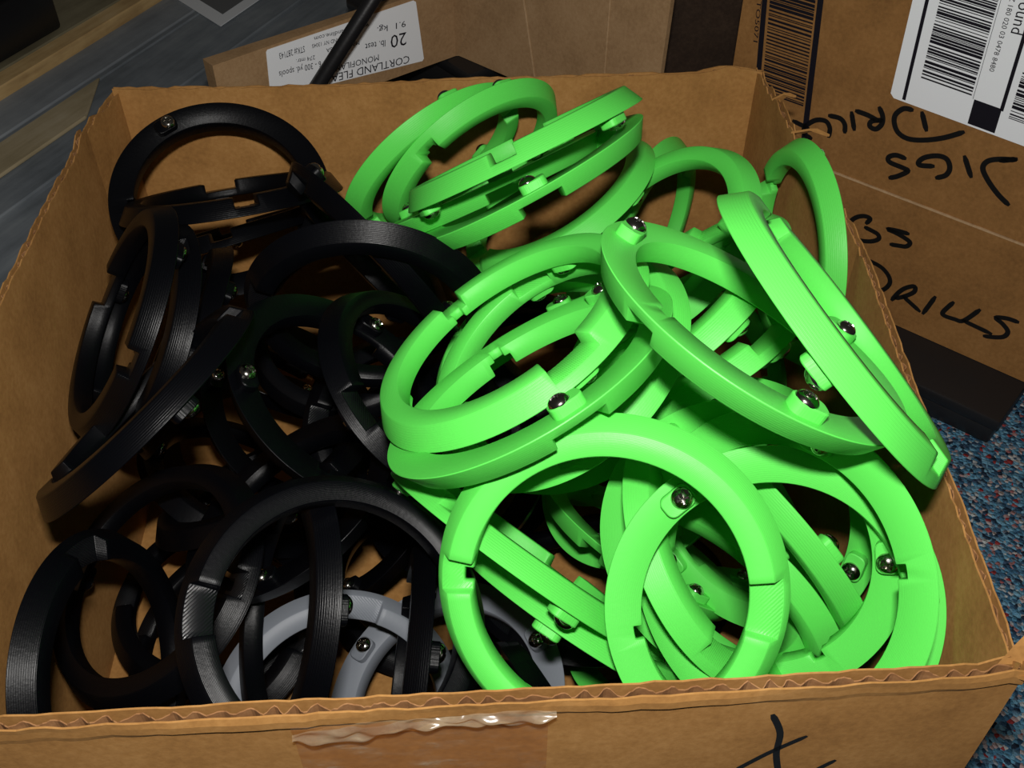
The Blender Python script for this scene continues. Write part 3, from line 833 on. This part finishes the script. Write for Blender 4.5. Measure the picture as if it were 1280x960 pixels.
clab = cm('line_label', [[(-0.0328, 0.1056), (-0.0314, 0.1072), (-0.0352, 0.1517), (-0.0372, 0.1533), (-0.1555, 0.1520), (-0.1568, 0.1506), (-0.1592, 0.119), (-0.158, 0.1172)]], CD, CN, 0.0, 0.0003, M_PAPER, CART)
clab['label'] = 'white printed fishing line label, upside down'
def ct(body, start, end, cap):
    text_part('label_text', body, CB, CD, CN, start, end, cap, True, clab, Vector((CB.x, CB.y, 0.1)) - CN * 0.0002, M_PRINT)
ct('CORTLAND FLEA', (-0.0442, 0.1138), (-0.1107, 0.1197), 0.0058)
ct('MONOFILAMENT', (-0.0704, 0.1226), (-0.1190, 0.1262), 0.0045)
ct('20', (-0.0453, 0.1322), (-0.059, 0.1334), 0.0096)
ct('lb. test', (-0.0637, 0.1316), (-0.0807, 0.1337), 0.0048)
ct('9.1  kg.', (-0.0452, 0.1407), (-0.0696, 0.1426), 0.0044)
ct('6 - 300 yd. spools', (-0.1174, 0.1323), (-0.1502, 0.1347), 0.0044)
ct('274 mtr.', (-0.1214, 0.1377), (-0.136, 0.1391), 0.0030)
ct('STK# 287143', (-0.1283, 0.1466), (-0.1479, 0.1473), 0.0044)
ct('MADE IN USA', (-0.0851, 0.1375), (-0.1121, 0.1397), 0.0030)
ct('CORTLAND NY 13045', (-0.0900, 0.1434), (-0.1225, 0.1460), 0.0028)
ct('www.cortlandline.com', (-0.0760, 0.1478), (-0.1200, 0.1506), 0.0030)

# black crate under that carton
_c = empty('black_crate', (0.0, 0.85, 0))
tag(_c, 'low black crate under the CORTLAND line carton', 'crate')
_c.rotation_euler = (0, 0, math.atan2(CD.y, CD.x))
mesh_obj('crate_body', box_mesh('crate_body', -0.10, 0.08, -0.075, 0.09, 0.0, 0.088, 0.004), M_BLK, _c)
mesh_obj('crate_rim', box_mesh('crate_rim', -0.105, 0.085, -0.08, 0.095, 0.089, 0.0995, 0.003), M_BLK, _c)

# black rod leaning across the label
RA, RBP = Vector((-0.221, 0.624, 0.012)), Vector((-0.0787, 0.6556, 0.2011))
_bm = bmesh.new()
_ax = (RBP - RA).normalized()
_u = _ax.cross(Vector((0, 1, 0))).normalized(); _w = _ax.cross(_u)
_L = (RBP - RA).length
_rows = []
for z, r in ((0, 0.0042), (0.002, 0.0050), (_L - 0.002, 0.0050), (_L, 0.0042)):
    _rows.append([_bm.verts.new(_ax * z + (_u * math.cos(k * math.pi / 10) + _w * math.sin(k * math.pi / 10)) * r) for k in range(20)])
for a, b in zip(_rows[:-1], _rows[1:]):
    for k in range(20):
        _bm.faces.new((a[k], a[(k + 1) % 20], b[(k + 1) % 20], b[k]))
_bm.faces.new(_rows[0]); _bm.faces.new(_rows[-1][::-1])
bmesh.ops.recalc_face_normals(_bm, faces=_bm.faces)
rod = mesh_obj('black_rod', bm_mesh(_bm, 'black_rod', 0.7), M_BLK)
rod.location = RA
tag(rod, 'slim black rod leaning in front of the CORTLAND label', 'rod')

# dark brown upright box between the two cartons
_d = empty('dark_box', (0.145, 0.735, 0))
tag(_d, 'tall dark brown box standing between the two labelled cartons', 'box')
_d.rotation_euler = (0, 0, math.radians(-2))
mesh_obj('box_body', box_mesh('box_body', -0.06, 0.055, -0.02, 0.09, 0.0, 0.30, 0.003), M_DKBROWN, _d)
mesh_obj('box_lid', box_mesh('box_lid', -0.062, 0.057, -0.022, 0.092, 0.301, 0.335, 0.003), M_DKBROWN, _d)

# ------------------------------------------------------------------ wooden platform of boards on the left
BU, BV = Vector((0.404, 0.915, 0)).normalized(), Vector((0.915, -0.404, 0)).normalized()
PLAT = tag(empty('board_platform', tuple(BU * 0.7 + BV * -0.7)), 'low platform of grey-painted and bare wooden boards beside the ring box', 'platform')
PB = Vector(PLAT.location)
PLAT.rotation_euler = (0, 0, math.atan2(BU.y, BU.x))
def board(name, v0, v1, u0, u1, z0, z1, mat, skew=0.0):
    bm = bmesh.new()
    # local axes: x along the boards, y to the left of them
    def loc(u, v):
        return (u - 0.7, -(v + 0.7))
    add_prism(bm, [loc(u0, v0), loc(u0, v1), loc(u1 - skew, v1), loc(u1, v0)], Vector((1, 0, 0)), Vector((0, 1, 0)), UP, Vector(), z0, z1)
    bmesh.ops.recalc_face_normals(bm, faces=bm.faces)
    bmesh.ops.bevel(bm, geom=list(bm.edges), offset=0.0012, segments=1, affect='EDGES')
    return mesh_obj(name, bm_mesh(bm, name), mat, PLAT)
board('plank', -1.15, -0.9505, -0.1, 1.7, 0.0, 0.0400, M_OLIVEWOOD)
board('plank', -0.950, -0.850, -0.1, 1.7, 0.0, 0.0405, M_OLIVEWOOD)
board('plank', -0.8495, -0.7505, -0.1, 1.7, 0.0, 0.0400, M_OLIVEWOOD)
board('edge_strip', -0.750, -0.7295, -0.1, 1.7, 0.0, 0.0395, M_EDGEWOOD)
board('plank', -0.7285, -0.6845, -0.1, 1.7, 0.0, 0.0300, M_GREYWOOD)
board('plank', -0.6835, -0.6765, -0.1, 1.7, 0.0, 0.0295, M_GREYWOOD2)
board('plank', -0.676, -0.604, -0.1, 1.7, 0.0, 0.0290, M_GREYWOOD2)
board('pale_board', -0.6755, -0.6395, -0.1, 0.63, 0.0291, 0.0325, M_PALEWOOD, 0.06)
board('plank', -0.603, -0.50, -0.1, 1.7, 0.0, 0.0260, M_GREYWOOD2)

# printed sheet lying on the boards
_bm = bmesh.new()
_p2, _e1 = Vector((-0.2778, 0.9516, 0.0)), BU
_e2 = Vector((-0.67, 0.74, 0)).normalized()
add_prism(_bm, [(0, 0), (0.21, 0), (0.21, 0.15), (0, 0.15)], _e1, _e2, UP, Vector(), 0.0, 0.0009)
bmesh.ops.recalc_face_normals(_bm, faces=_bm.faces)
sheet = tag(empty('printed_sheet', (_p2.x, _p2.y, 0.0305)), 'white sheet with a grey printed picture lying on the boards', 'paper')
mesh_obj('sheet', bm_mesh(_bm, 'sheet'), M_PAPER, sheet)
_bm = bmesh.new()
add_prism(_bm, [(0.016, 0.014), (0.075, 0.014), (0.075, 0.12), (0.016, 0.12)], _e1, _e2, UP, Vector(), 0.0009, 0.0011)
bmesh.ops.recalc_face_normals(_bm, faces=_bm.faces)
mesh_obj('printed_picture', bm_mesh(_bm, 'printed_picture'), M_GREYPRINT, sheet)

# black block on the boards
blk = empty('black_block', (-0.492, 0.895, 0.0407))
blk.rotation_euler = (0, 0, math.radians(66))
tag(blk, 'black plastic block standing on the brown boards', 'block')
mesh_obj('block_body', box_mesh('block_body', -0.05, 0.06, -0.055, 0.055, 0.0, 0.045, 0.004), M_BLK, blk)
mesh_obj('block_cap', box_mesh('block_cap', -0.044, 0.054, -0.049, 0.049, 0.0455, 0.052, 0.003), M_BLK, blk)
